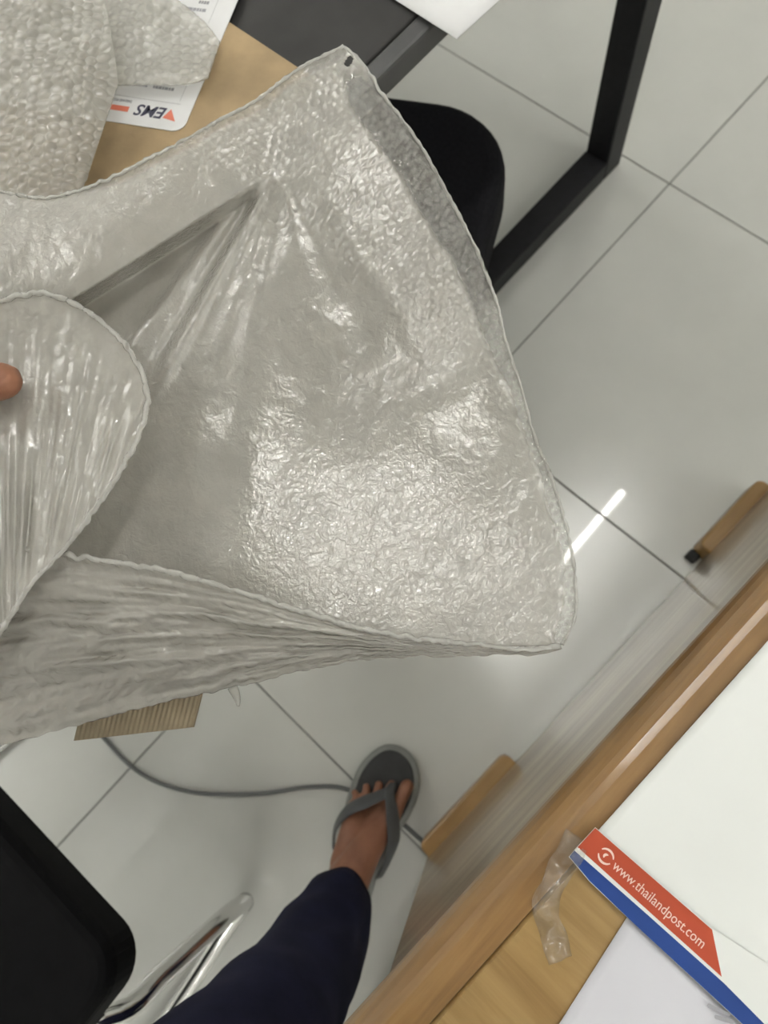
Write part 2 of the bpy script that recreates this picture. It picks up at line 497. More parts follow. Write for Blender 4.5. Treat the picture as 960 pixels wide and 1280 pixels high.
a = P(767, 1080, FZ); b = P(879, 1181, FZ)
ang = math.atan2(b[1]-a[1], b[0]-a[0])
Ltxt = math.hypot(b[0]-a[0], b[1]-a[1])
tx = text('web_address', 'www.thailandpost.com', a + np.array([0.0, -0.0022, 0]), ang, 0.0078, M['white_ink'], flap, FZ+0.00115)
xs = [v.co for v in tx.data.vertices]
ln = max((c.x-a[0])*math.cos(ang)+(c.y-a[1])*math.sin(ang) for c in xs)
tx.data.transform(Matrix.Translation(Vector(a)) @ Matrix.Rotation(ang, 4, 'Z') @ Matrix.Diagonal((Ltxt/ln, 1, 1, 1)) @ Matrix.Rotation(-ang, 4, 'Z') @ Matrix.Translation(-Vector(a)))
# round swirl emblem in front of the address
ec = P(757, 1070, FZ)
bm = bmesh.new()
for a0, a1, r0, r1 in ((20, 160, 0.0032, 0.0045), (200, 340, 0.0032, 0.0045), (60, 250, 0.0, 0.0016)):
    vs = []
    for k in range(13):
        q = math.radians(a0 + (a1-a0)*k/12)
        w = math.sin(math.pi*k/12)*0.5 + 0.5
        vs.append((bm.verts.new((ec[0]+r1*math.cos(q), ec[1]+r1*math.sin(q), FZ+0.00115)),
                   bm.verts.new((ec[0]+(r1-(r1-r0)*w)*math.cos(q), ec[1]+(r1-(r1-r0)*w)*math.sin(q), FZ+0.00115))))
    for s, e in zip(vs, vs[1:]):
        bm.faces.new((s[0], e[0], e[1], s[1]))
from_bm('swirl_emblem', bm, M['white_ink'], flap)
pxpoly('bag_lining', [(738, 1103), (752, 1100), (800, 1150), (796, 1156)], DT+0.0012, 0.0012, M['paper'], mail)

# ---- lilac plastic sheet below it
li = empty('lilac_envelope', (0.6, -1.1, DT), 'pale lilac envelope half under the blue striped mailing bag', 'envelope')
def lil_z(u, v, x, y):
    return DT + 0.0006 + 0.0012*(1+mnoise.noise(Vector((x*14, y*14, 7))))*min(1, min(u, 1-u, v, 1-v)*8)
sheet_grid('envelope_sheet', 0.497, 0.74, -1.20, -1.017, lil_z, 0.0006, M['lilac'], li, 40, 40,
           warp=lambda u, v, x, y: (x + (0.0105+0.018)*(1-v)*0.6, y))
for k, (px, py, w_, h_, rr) in enumerate(((898, 1262, 0.012, 0.002, 0.4), (905, 1274, 0.010, 0.002, 0.5))):
    c = P(px, py, DT+0.003)
    prism('blue_print', rounded_poly(c[0], c[1], w_/2, h_/2, 0.0009, rr, 3), DT+0.0034, DT+0.0036, M['label_grey'], li)

# ---- twisted scrap of clear tape
bm = bmesh.new()
cl = catmull([P(x, y, DT+0.002) for x, y in ((722, 1045), (706, 1075), (690, 1105), (681, 1135), (692, 1170), (700, 1198))], 40)
rows = []
for k in range(40):
    t_ = cl[min(k+1, 39)] - cl[max(k-1, 0)]; t_ /= np.linalg.norm(t_)
    nn = np.array([-t_[1], t_[0], 0]); tw = 0.45*math.sin(k*0.28)
    off = nn*0.0075*math.cos(tw) + np.array([0, 0, 1])*0.0075*math.sin(tw)
    base = cl[k] + np.array([0, 0, 0.0078*abs(math.sin(tw)) + 0.0008])
    rows.append([bm.verts.new(base + off*s + np.array([0, 0, 0.0012*math.sin(s*4+k*0.7)])) for s in (-1, -0.5, 0, 0.5, 1)])
for r0, r1 in zip(rows, rows[1:]):
    for q in range(4): bm.faces.new((r0[q], r0[q+1], r1[q+1], r1[q]))
tp = from_bm('tape_scrap', bm, M['tape'], None, True)
sm = tp.modifiers.new('thick', 'SOLIDIFY'); sm.thickness = 0.0003
at_ = tp.data.attributes.new('wrinkle', 'FLOAT', 'POINT'); at_.data.foreach_set('value', [1.0]*len(tp.data.vertices))
tag(tp, 'twisted scrap of clear sticky tape on bare desk wood', 'tape')

# ------------------------------------------------------------------ black table, upper left
BT = 0.72
table = empty('black_table', (-0.4, -0.5, 0), 'black office table with square steel leg frame', 'table')
box('table_top', (-1.10, -1.00, BT-0.026), (-0.061, -0.02, BT), M['black_top'], table, 0.001, 1)
bm = bmesh.new(); add_box(bm, (-0.0605, -1.00, BT-0.026), (-0.042, -0.02, BT-0.0012), 0.003, 2)
from_bm('edge_strip', bm, M['black_edge'], table)
def frame_leg(xc):
    h = 0.025
    y1, y0 = -0.045, -0.965
    f_ = []
    box('floor_rail', (xc-h, y0+h, 0.002), (xc+h, y1-h-0.001, 0.05), M['black_metal'], table, 0.003)
    box('upright', (xc-h, y1-h, 0.002), (xc+h, y1+h, BT-0.026), M['black_metal'], table, 0.003)
    box('upright', (xc-h, y0-h, 0.002), (xc+h, y0+h-0.001, BT-0.026), M['black_metal'], table, 0.003)
frame_leg(-0.126); frame_leg(-1.03)
for yy in (-0.07, -0.94):
    box('top_rail', (-1.005, yy-0.02, BT-0.066), (-0.151, yy+0.02, BT-0.0265), M['black_metal'], table, 0.002)

# white paper hanging over its edge
pc = [P(570, 51, BT+0.002), P(480, -8, BT+0.002)]
bm = bmesh.new()
A_ = P(571, 51, BT+0.002); B_ = P(489, -2, BT+0.002); C_ = P(640, -17, BT+0.002)
e1 = (B_-A_)/np.linalg.norm(B_-A_); e2 = np.array([-e1[1], e1[0], 0])
if np.dot(e2, C_-A_) < 0: e2 = -e2
nx, ny = 12, 12
gr = {}
for i in range(nx+1):
    for j in range(ny+1):
        p = A_ + e1*0.21*i/nx + e2*0.297*j/ny
        gr[i, j] = bm.verts.new((p[0], p[1], BT + 0.0022 + 0.0016*(1-i/nx)*(1-j/ny)))
for i in range(nx):
    for j in range(ny):
        bm.faces.new((gr[i, j], gr[i+1, j], gr[i+1, j+1], gr[i, j+1]))
pp = from_bm('paper_sheet', bm, M['paper'], None, True)
sm = pp.modifiers.new('thick', 'SOLIDIFY'); sm.thickness = 0.0008; sm.offset = 0
tag(pp, 'blank white sheet of paper on the edge of the black table', 'paper')

# kraft card and the shipping label on it
KZ = BT + 0.006
kraft = box('kraft_board', (-0.62, -0.985, BT+0.0002), (-0.072, -0.683, KZ), M['kraft'], None, 0.0015, 2)
tag(kraft, 'brown cardboard lying on black table under the shipping label', 'cardboard')
lab = empty('shipping_label', tuple(P(220, 160, KZ)), 'white courier label with rounded corner lying on brown cardboard', 'label')
LZ = KZ + 0.0004
c0 = P(228, 166, LZ); c1 = P(301, -8, LZ)
lu = (c1-c0); lu /= np.linalg.norm(lu)           # up the right edge of the picture
lv = np.array([lu[1], -lu[0], 0]); 
if np.dot(lv, P(137, 150, LZ)-c0) < 0: lv = -lv
def LP(s, t): return c0 + lv*s + lu*t             # s to the left, t up the picture (metres)
poly = [LP(0, 0.30), LP(0.19, 0.30), LP(0.19, 0)]
for k in range(7):
    q = math.radians(90*k/6); r = 0.011
    poly.append(LP(r - r*math.sin(q), r - r*math.cos(q)))
prism('label_sheet', [(p[0], p[1]) for p in poly], KZ+0.0002, LZ+0.0006, M['paper'], lab)
IZ = LZ + 0.0007
def lrect(name, s0, s1, t0, t1, mat):
    prism(name, [tuple(LP(s, t)[:2]) for s, t in ((s0, t0), (s1, t0), (s1, t1), (s0, t1))], IZ, IZ+0.0001, mat, lab)
la = math.atan2(lv[1], lv[0])
# lettering reads from the right edge to the left, upside down in the picture
prism('wing_triangle', [tuple(LP(s, t)[:2]) for s, t in ((0.0105, 0.0095), (0.0235, 0.0115), (0.0185, 0.0215))], IZ, IZ+0.0001, M['label_orange'], lab)
tp_ = LP(0.0215, 0.0215)
text('courier_name', 'EMS', tp_, la, 0.0165, M['label_ink'], lab, IZ+0.0001, 0.25, 1.0, weight=0.00025)
lrect('orange_bar', 0.058, 0.079, 0.012, 0.0175, M['label_orange'])
text('small_print', 'THAILAND POST', LP(0.0575, 0.0245), la, 0.0042, M['label_grey'], lab, IZ+0.0001, 0.2, 0.62)
lrect('form_line', 0.012, 0.19, 0.0275, 0.0283, M['label_light'])
lrect('form_line', 0.0135, 0.0142, 0.031, 0.058, M['label_light'])
for (s0, s1, t, h, mt) in ((0.024, 0.046, 0.0405, 0.0030, 'label_grey'), (0.050, 0.062, 0.0405, 0.0030, 'label_grey'), (0.024, 0.031, 0.0475, 0.0030, 'label_grey'),
                           (0.026, 0.060, 0.130, 0.0035, 'label_grey'), (0.026, 0.036, 0.139, 0.0035, 'label_grey'), (0.026, 0.052, 0.147, 0.0022, 'label_light')):
    s = s0
    while s < s1 - 0.0015:
        w_ = random.uniform(0.0016, 0.0042)
        lrect('print_stroke', s, min(s1, s+w_), t, t+h, M[mt]); s += w_ + 0.0006
lrect('form_line', 0.018, 0.0186, 0.118, 0.16, M['label_light'])
lrect('form_line', 0.013, 0.19, 0.062, 0.0626, M['label_light'])

# ------------------------------------------------------------------ black chair half under the black table
ch = empty('office_chair', (-0.174, -0.678, 0), 'black padded chair with rounded seat tucked beside black table leg', 'chair')
srot = math.radians(27)
prism('seat', rounded_poly(-0.174, -0.678, 0.22, 0.22, 0.11, srot, 10), 0.375, 0.45, M['black_fabric'], ch, 0.022, False, 4)
prism('seat_pan', rounded_poly(-0.174, -0.678, 0.19, 0.19, 0.08, srot, 6), 0.355, 0.375, M['black_metal'], ch)
bm = bmesh.new()
for sx in (-1, 1):
    for sy in (-1, 1):
        x = 0.165*sx; y = 0.165*sy
        X = -0.174 + x*math.cos(srot) - y*math.sin(srot); Y = -0.678 + x*math.sin(srot) + y*math.cos(srot)
        tube('leg', [(X, Y, 0.0), (X, Y, 0.356)], 0.011, M['black_metal'], ch, 10)
bm.free()

# ------------------------------------------------------------------ black chair with chrome legs, lower left
c2 = empty('visitor_chair', (0.06, -1.6, 0), 'black padded chair with chrome legs at the lower left beside the trousers', 'chair')
prism('seat', rounded_poly(0.058, -1.651, 0.229, 0.235, 0.045, math.radians(3.5), 8), 0.39, 0.45, M['black_vinyl'], c2, 0.018, False, 4)
prism('seat_pan', rounded_poly(0.046, -1.640, 0.20, 0.20, 0.04, math.radians(3.5), 6), 0.374, 0.39, M['black_metal'], c2)
for sx, nm in ((1, 'a'), (-1, 'b')):
    xo = 0.285 if sx > 0 else -0.175
    pts = catmull([(xo-0.015*sx, -1.510, 0.365), (xo-0.002*sx, -1.497, 0.345), (xo, -1.476, 0.26), (xo+0.002*sx, -1.434, 0.06), (xo+0.003*sx, -1.438, 0.022),
                   (xo+0.006*sx, -1.475, 0.0125), (xo+0.028*sx, -1.63, 0.0125), (xo+0.028*sx, -1.86, 0.0125)], 60)
    tube('leg', pts, 0.0130, M['chrome'], c2, 14)
tube('cross_bar', [(-0.160, -1.51, 0.3655), (0.270, -1.51, 0.3655)], 0.009, M['chrome'], c2, 10)
bk = prism('backrest', rounded_poly(0.055, -1.86, 0.20, 0.025, 0.02, math.radians(3.5), 5), 0.44, 0.82, M['black_vinyl'], c2, 0.012, False, 3)
tube('cross_bar', [(-0.147, -1.855, 0.0125), (0.313, -1.855, 0.0125)], 0.0115, M['chrome'], c2, 12)

# ------------------------------------------------------------------ cable on the floor
cp = [P(x, y, 0.0035) for x, y in ((20, 800), (75, 868), (128, 920), (150, 945), (178, 968), (205, 981), (240, 990), (285, 993), (335, 991), (385, 984), (428, 985),
                                   (470, 1004), (507, 1033), (532, 1054))] 
cp += [np.array([0.50, -1.165, 0.0035]), np.array([0.62, -1.12, 0.0035]), np.array([0.70, -0.9, 0.0035])]
cab = tube('floor_cable', catmull(cp, 140), 0.0034, M['cable'], None, 10)
tag(cab, 'grey cable running across the floor tiles under the flip flop', 'cable')

# ------------------------------------------------------------------ flip flop
SZ = 0.0075
heel = P(436, 1112, SZ); toe = P(499, 934, SZ)
ax = toe - heel; ax[2] = 0
ax /= np.linalg.norm(ax); side = np.array([ax[1], -ax[0], 0])   # to the right of the foot (big toe side)
H0 = toe - ax*0.262
def FP(t, s, z): return H0 + ax*(t*1.03 - 0.006) + side*s*1.07 + np.array([0, 0, z - SZ])
outline = [(0.0, 0.0), (0.006, 0.020), (0.03, 0.032), (0.08, 0.032), (0.13, 0.037), (0.17, 0.047), (0.20, 0.050), (0.23, 0.044), (0.252, 0.028), (0.262, 0.004),
           (0.258, -0.018), (0.238, -0.036), (0.21, -0.046), (0.17, -0.047), (0.12, -0.041), (0.07, -0.036), (0.03, -0.032), (0.008, -0.019)]
oc = catmull(outline + outline[:1], 73)[:-1]
flip = empty('flip_flop', tuple(FP(0.13, 0, 0.0)), 'charcoal thong flip flop with paler sole rim on the person\'s foot', 'sandal')
def sole(name, inset, z0, z1, mat, bev):
    cen = oc.mean(0)
    poly = []
    n = len(oc)
    for k in range(n):
        t_ = oc[(k+1) % n] - oc[k-1]; t_ = t_/np.linalg.norm(t_)
        nrm = np.array([-t_[1], t_[0]])
        if np.dot(nrm, cen - oc[k]) < 0: nrm = -nrm
        q = oc[k] + nrm*inset
        p = FP(q[0], q[1], 0); poly.append((p[0], p[1]))
    return prism(name, poly, z0, z1, mat, flip, bev, False, 2)
sole('outsole', 0.0, 0.0072, 0.019, M['sole'], 0.003)
sole('footbed', 0.0085, 0.019, 0.0225, M['footbed'], 0.002)
sole('tread', 0.02, 0.0071, 0.0073, M['rubber'], 0.0)
for t_, s_ in ((0.03, 0.0), (0.235, 0.0)):
    p = FP(t_, s_, 0.0); 
    prism('tread_pad', rounded_poly(p[0], p[1], 0.014, 0.014, 0.006, 0, 4), 0.0, 0.0072, M['rubber'], flip)
def strap(pts, name):
    c = catmull([FP(t, s, z) for t, s, z, w in pts], 30)
    w = np.interp(np.linspace(0, 1, 30), np.linspace(0, 1, len(pts)), [p[3] for p in pts])
    bm = bmesh.new(); rows = []
    for k in range(30):
        t_ = c[min(k+1, 29)] - c[max(k-1, 0)]; t_ /= np.linalg.norm(t_)
        out = c[k] - (FP(0.12, 0, 0.0)); up = np.array([0, 0, 1.0]); up = up - t_*np.dot(up, t_)
        # surface normal leans outwards from the instep
        f0 = FP(0.12, -0.004, 0.012); nrm = c[k] - f0; nrm -= t_*np.dot(nrm, t_); nrm /= np.linalg.norm(nrm)
        sd = np.cross(t_, nrm)
        ring = []
        for q in range(10):
            a = 2*math.pi*q/10
            ring.append(bm.verts.new(c[k] + sd*w[k]*math.cos(a) + nrm*0.0022*math.sin(a)))
        rows.append(ring)
    for r0, r1 in zip(rows, rows[1:]):
        for q in range(10): bm.faces.new((r0[q], r0[(q+1) % 10], r1[(q+1) % 10], r1[q]))
    bm.faces.new(rows[0]); bm.faces.new(rows[-1][::-1])
    from_bm(name, bm, M['strap'], flip, True)
strap([(0.212, 0.012, 0.026, 0.005), (0.200, 0.012, 0.052, 0.009), (0.172, 0.027, 0.061, 0.0135), (0.140, 0.0395, 0.053, 0.014), (0.105, 0.0395, 0.034, 0.010), (0.080, 0.0355, 0.019, 0.009)], 'thong_strap')
strap([(0.212, 0.012, 0.026, 0.005), (0.200, 0.010, 0.052, 0.009), (0.178, -0.012, 0.059, 0.0135), (0.152, -0.036, 0.050, 0.014), (0.118, -0.0455, 0.032, 0.010), (0.092, -0.0405, 0.019, 0.009)], 'thong_strap')

# ------------------------------------------------------------------ the person (holding the bag)
def cone_chain(bm, chain, seg=14):
    """chain of (point, radius): spheres joined by tapered tubes, fused later by a voxel remesh"""
    for (p, r) in chain:
        g_ = bmesh.ops.create_icosphere(bm, subdivisions=2, radius=r)
        for v in g_['verts']: v.co += Vector(p)
    for (p, r), (q, s) in zip(chain, chain[1:]):
        add_tube(bm, [p, q], [r, s], seg)

def ellip(bm, c, rx, ry, rz, rot=None):
    g_ = bmesh.ops.create_icosphere(bm, subdivisions=3, radius=1)
    for v in g_['verts']:
        w = Vector((v.co.x*rx, v.co.y*ry, v.co.z*rz))
        if rot is not None: w = rot @ w
        v.co = w + Vector(c)

def fused(name, bm, voxel, mat, parent, smooth_it=4):
    bmesh.ops.recalc_face_normals(bm, faces=bm.faces)
    o = from_bm(name, bm, mat, parent, True)
    r_ = o.modifiers.new('fuse', 'REMESH'); r_.mode = 'VOXEL'; r_.voxel_size = voxel; r_.use_smooth_shade = True
    s_ = o.modifiers.new('soft', 'SMOOTH'); s_.iterations = smooth_it; s_.factor = 0.5
    return o

pers = empty('person', (0.42, -1.40, 0), 'person in navy trousers and charcoal flip flop holding up the bubble bag', 'person')
body = bmesh.new()
FT = 0.0225   # top of footbed
def V(t, s, z): return tuple(FP(t, s, z))
# foot: heel, arch, ball
FR = Matrix(((ax[0], side[0], 0), (ax[1], side[1], 0), (0, 0, 1)))
ellip(body, V(0.040, 0.0, FT+0.028), 0.036, 0.029, 0.028, FR)
cone_chain(body, [(V(0.045, 0.0, FT+0.034), 0.031), (V(0.095, -0.001, FT+0.029), 0.029), (V(0.140, 0.004, FT+0.020), 0.0195)])
cone_chain(body, [(V(0.070, 0.0, FT+0.055), 0.032), (V(0.110, 0.006, FT+0.039), 0.026), (V(0.150, 0.018, FT+0.020), 0.0185), (V(0.176, 0.025, FT+0.015), 0.0145)])
cone_chain(body, [(V(0.085, -0.010, FT+0.030), 0.027), (V(0.130, -0.020, FT+0.020), 0.020), (V(0.158, -0.030, FT+0.012), 0.0125)])
cone_chain(body, [(V(0.120, 0.0, FT+0.022), 0.0225), (V(0.165, 0.005, FT+0.014), 0.0145)])
# five toes of unequal length; the first is the big toe
for s0, t1, s1, r in ((0.027, 0.214, 0.031, 0.0112), (0.010, 0.207, 0.009, 0.0075), (-0.004, 0.200, -0.008, 0.0070), (-0.017, 0.190, -0.024, 0.0066), (-0.029, 0.176, -0.037, 0.0062)):
    cone_chain(body, [(V(0.160, s0, FT+0.012), r*1.0), (V((0.160+t1)/2+0.006, (s0+s1)/2, FT+r+0.004), r*0.92), (V(t1, s1, FT+r*0.92), r)], 10)
ank = FP(0.055, -0.002, 0.11)
def WP(px, py, z): return tuple(P(px, py, z))
hipL = (0.405, -1.43, 0.90); knee = (0.405, -1.375, 0.50)
cone_chain(body, [(V(0.050, 0.0, FT+0.045), 0.033), (tuple(ank), 0.034), (tuple(ank*0.5 + np.array((0.40, -1.36, 0.28))*0.5), 0.042), ((0.402, -1.36, 0.32), 0.052), (knee, 0.056), ((0.405, -1.40, 0.66), 0.068), (hipL, 0.085)])
# right leg, stands beside it in front of the desk
cone_chain(body, [((0.60, -1.40, 0.045), 0.036), ((0.60, -1.42, 0.11), 0.034), ((0.60, -1.42, 0.32), 0.050), ((0.60, -1.41, 0.50), 0.056), ((0.60, -1.43, 0.90), 0.085)])
cone_chain(body, [((0.60, -1.43, 0.035), 0.03), ((0.605, -1.33, 0.026), 0.026), ((0.61, -1.25, 0.022), 0.022), ((0.615, -1.215, 0.02), 0.018)])
# trunk, neck, head
ellip(body, (0.50, -1.44, 0.93), 0.165, 0.11, 0.12)
ellip(body, (0.50, -1.45, 1.10), 0.145, 0.10, 0.17)
ellip(body, (0.50, -1.45, 1.28), 0.165, 0.11, 0.17)
cone_chain(body, [((0.34, -1.46, 1.40), 0.055), ((0.50, -1.47, 1.42), 0.07), ((0.66, -1.46, 1.40), 0.055)])
cone_chain(body, [((0.50, -1.46, 1.42), 0.055), ((0.495, -1.43, 1.53), 0.052)])
ellip(body, (0.49, -1.405, 1.625), 0.073, 0.092, 0.105)
ellip(body, (0.487, -1.355, 1.575), 0.05, 0.05, 0.05)
cone_chain(body, [((0.486, -1.318, 1.632), 0.011), ((0.485, -1.298, 1.605), 0.014)])
for s in (-1, 1): ellip(body, (0.49+s*0.074, -1.41, 1.62), 0.009, 0.02, 0.03)
# left arm to the hand that holds the bag
HZ = 0.853
wrist = np.array(P(-255, 520, 0.846)); palm = np.array(P(-150, 470, 0.85))
cone_chain(body, [((0.33, -1.455, 1.39), 0.052), ((0.15, -1.43, 1.16), 0.043), ((0.02, -1.36, 1.00), 0.040)])
cone_chain(body, [((0.02, -1.36, 1.00), 0.040), ((-0.04, -1.20, 0.905), 0.036), (tuple(wrist), 0.026), (tuple(palm), 0.027)])
# right arm, lifted to the camera from behind
cone_chain(body, [((0.67, -1.455, 1.39), 0.052), ((0.76, -1.36, 1.20), 0.043), ((0.66, -1.20, 1.25), 0.034), ((0.56, -1.11, 1.265), 0.026)])
ellip(body, (0.53, -1.08, 1.27), 0.045, 0.03, 0.02)
for k in range(4):
    cone_chain(body, [((0.52-0.004*k, -1.065+0.0*k, 1.258+0.014*k), 0.009), ((0.475, -1.03, 1.262+0.014*k), 0.0085), ((0.448+0.003*k, -1.04, 1.262+0.013*k), 0.0075)], 8)
cone_chain(body, [((0.54, -1.09, 1.255), 0.012), ((0.49, -1.095, 1.245), 0.010), ((0.455, -1.075, 1.25), 0.009)], 8)
# left palm and knuckles; thumb lies on the flap, four fingers reach behind the film
def Q(px, py, z): return tuple(P(px, py, z))
ellip(body, Q(-165, 455, 0.848), 0.034, 0.036, 0.016)
cone_chain(body, [(Q(-170, 500, 0.853), 0.0165), (Q(-105, 500, 0.868), 0.0135), (Q(-48, 486, 0.874), 0.0118), (Q(4, 476, 0.8715), 0.0108)], 12)
fing = [((-150, 400, 0.846), (-95, 345, 0.838), (-30, 315, 0.837), (18, 300, 0.838), 0.0088),
        ((-165, 420, 0.842), (-95, 372, 0.830), (-35, 350, 0.826), (10, 335, 0.826), 0.0090),
        ((-175, 450, 0.840), (-110, 415, 0.822), (-55, 400, 0.815), (-10, 390, 0.814), 0.0086),
        ((-185, 485, 0.840), (-130, 462, 0.822), (-90, 452, 0.815), (-55, 446, 0.812), 0.0078)]
for p0, p1, p2, p3, r in fing:
    cone_chain(body, [(Q(*p0), r*1.25), (Q(*p1), r*1.08), (Q(*p2), r), (Q(*p3), r*0.86)], 10)
bd = fused('body', body, 0.0030, M['skin'], pers, 3)

# trousers: two tapering cloth legs and the seat
def loft(name, rings, mat, parent, seg=40, fold=0.0, thick=0.002, seed=0):
    bm = bmesh.new(); rr = []
    n = len(rings)
    cs = catmull([list(c) + [a_, b_] for c, a_, b_ in rings], n*6)
    for k, row in enumerate(cs):
        c = row[:3]; ring = []
        for q in range(seg):
            a = 2*math.pi*q/seg
            w = 1 + fold*mnoise.noise(Vector((math.cos(a)*1.6, math.sin(a)*1.6, c[2]*11+seed))) + fold*0.6*math.sin(c[2]*70+3*math.sin(a*2+seed))*max(0, 0.55-c[2])
            ring.append(bm.verts.new((c[0] + row[3]*w*math.cos(a), c[1] + row[4]*w*math.sin(a), c[2])))
        rr.append(ring)
    for r0, r1 in zip(rr, rr[1:]):
        for q in range(seg): bm.faces.new((r0[q], r0[(q+1) % seg], r1[(q+1) % seg], r1[q]))
    o = from_bm(name, bm, mat, parent, True)
    s_ = o.modifiers.new('thick', 'SOLIDIFY'); s_.thickness = thick; s_.offset = 1
    return o
hz = 0.135
loft('trouser_leg', [((ank[0]+0.005, ank[1]-0.010, hz), 0.046, 0.056), ((0.402, -1.335, 0.20), 0.055, 0.062), ((0.408, -1.352, 0.29), 0.061, 0.066), ((0.408, -1.368, 0.40), 0.070, 0.074),
                     ((0.410, -1.385, 0.55), 0.080, 0.083), ((0.412, -1.41, 0.74), 0.090, 0.098), ((0.415, -1.43, 0.92), 0.098, 0.115)], M['navy'], pers, fold=0.10)
loft('trouser_leg', [((0.60, -1.415, 0.09), 0.052, 0.062), ((0.60, -1.42, 0.25), 0.064, 0.072), ((0.60, -1.415, 0.50), 0.078, 0.082), ((0.595, -1.42, 0.74), 0.092, 0.098), ((0.585, -1.43, 0.92), 0.098, 0.115)],
     M['navy'], pers, fold=0.10, seed=5)
loft('trouser_seat', [((0.50, -1.44, 0.80), 0.172, 0.112), ((0.50, -1.44, 0.90), 0.188, 0.128), ((0.50, -1.445, 1.0), 0.172, 0.118), ((0.50, -1.45, 1.04), 0.160, 0.113)], M['navy'], pers, fold=0.03)
loft('shirt', [((0.50, -1.445, 0.96), 0.192, 0.134), ((0.50, -1.45, 1.10), 0.172, 0.126), ((0.50, -1.45, 1.28), 0.190, 0.134), ((0.50, -1.455, 1.40), 0.215, 0.120), ((0.50, -1.465, 1.475), 0.085, 0.085)], M['shirt'], pers, fold=0.04)
for a_, b_, c_ in (((0.36, -1.455, 1.41), (0.24, -1.443, 1.275), (0.19, -1.437, 1.21)), ((0.64, -1.455, 1.41), (0.715, -1.41, 1.295), (0.735, -1.388, 1.25))):
    t_ = tube('sleeve', catmull([a_, b_, c_], 12), [0.062]*12, M['shirt'], pers, 18)
hb = bmesh.new(); ellip(hb, (0.492, -1.425, 1.648), 0.079, 0.090, 0.096)
bmesh.ops.delete(hb, geom=[v for v in hb.verts if v.co.y > -1.375 and v.co.z < 1.675 or v.co.z < 1.60], context='VERTS')
ho = from_bm('hair', hb, M['hair'], pers, True); s_ = ho.modifiers.new('thick', 'SOLIDIFY'); s_.thickness = 0.006
for s in (-1, 1):
    bm = bmesh.new(); ellip(bm, (0.487+s*0.029, -1.327, 1.640), 0.011, 0.008, 0.007); from_bm('eye', bm, M['paper'], pers, True)

# ------------------------------------------------------------------ bubble film things
def tps(pts, vals, lam=1e-3):
    """thin plate spline through (px, py) -> value"""
    pts = np.asarray(pts, float)/500.0; vals = np.asarray(vals, float); n = len(pts)
    def U(r2): return np.where(r2 > 1e-12, 0.5*r2*np.log(np.maximum(r2, 1e-12)), 0)
    d2 = ((pts[:, None]-pts[None])**2).sum(-1)
    A = np.zeros((n+3, n+3)); A[:n, :n] = U(d2) + lam*np.eye(n)
    A[:n, n] = 1; A[:n, n+1:] = pts; A[n, :n] = 1; A[n+1:, :n] = pts.T
    w = np.linalg.solve(A, np.concatenate([vals, [0, 0, 0]]))
    def f(px, py):
        q = np.stack([px, py], -1).reshape(-1, 2)/500.0
        out = w[n] + q @ w[n+1:]
        for i in range(n): out = out + w[i]*U(((q - pts[i])**2).sum(-1))
        return out.reshape(np.shape(px))
    return f


def seg_dist(px, py, a, b):
    ax_, ay_ = a; bx, by = b
    dx, dy = bx-ax_, by-ay_
    L2 = dx*dx+dy*dy
    t = np.clip(((px-ax_)*dx + (py-ay_)*dy)/L2, 0, 1)
    ex = px-(ax_+t*dx); ey = py-(ay_+t*dy)
    side_ = np.sign(dx*(py-ay_) - dy*(px-ax_))
    return np.hypot(ex, ey), t, side_


def poly_dist(px, py, pts):
    d = np.full(np.shape(px), 1e9)
    for a, b in zip(pts, pts[1:]):
        d = np.minimum(d, seg_dist(px, py, a, b)[0])
    return d


_perm = rng.random((64, 64))
def vnoise(x, y):
    xi = np.floor(x).astype(int); yi = np.floor(y).astype(int)
    fx = x-xi; fy = y-yi
    fx = fx*fx*(3-2*fx); fy = fy*fy*(3-2*fy)
    g_ = lambda i, j: _perm[i % 64, j % 64]
    return ((g_(xi, yi)*(1-fx)+g_(xi+1, yi)*fx)*(1-fy) + (g_(xi, yi+1)*(1-fx)+g_(xi+1, yi+1)*fx)*fy)*2-1


def bubbles(u, v, pitch, r):
    """height 0..1 of a hexagonal lattice of domes, u v in metres"""
    best = np.full(np.shape(u), 1e9)
    hy = pitch*math.sqrt(3)/2
    j0 = np.round(v/hy)
    for dj in (-1, 0, 1):
        j = j0+dj
        off = (np.mod(j, 2))*pitch/2
        i = np.round((u-off)/pitch)
        best = np.minimum(best, (u-(i*pitch+off))**2 + (v-j*hy)**2)
    q = np.clip(1-best/(r*r), 0, 1)
    return np.sqrt(q)


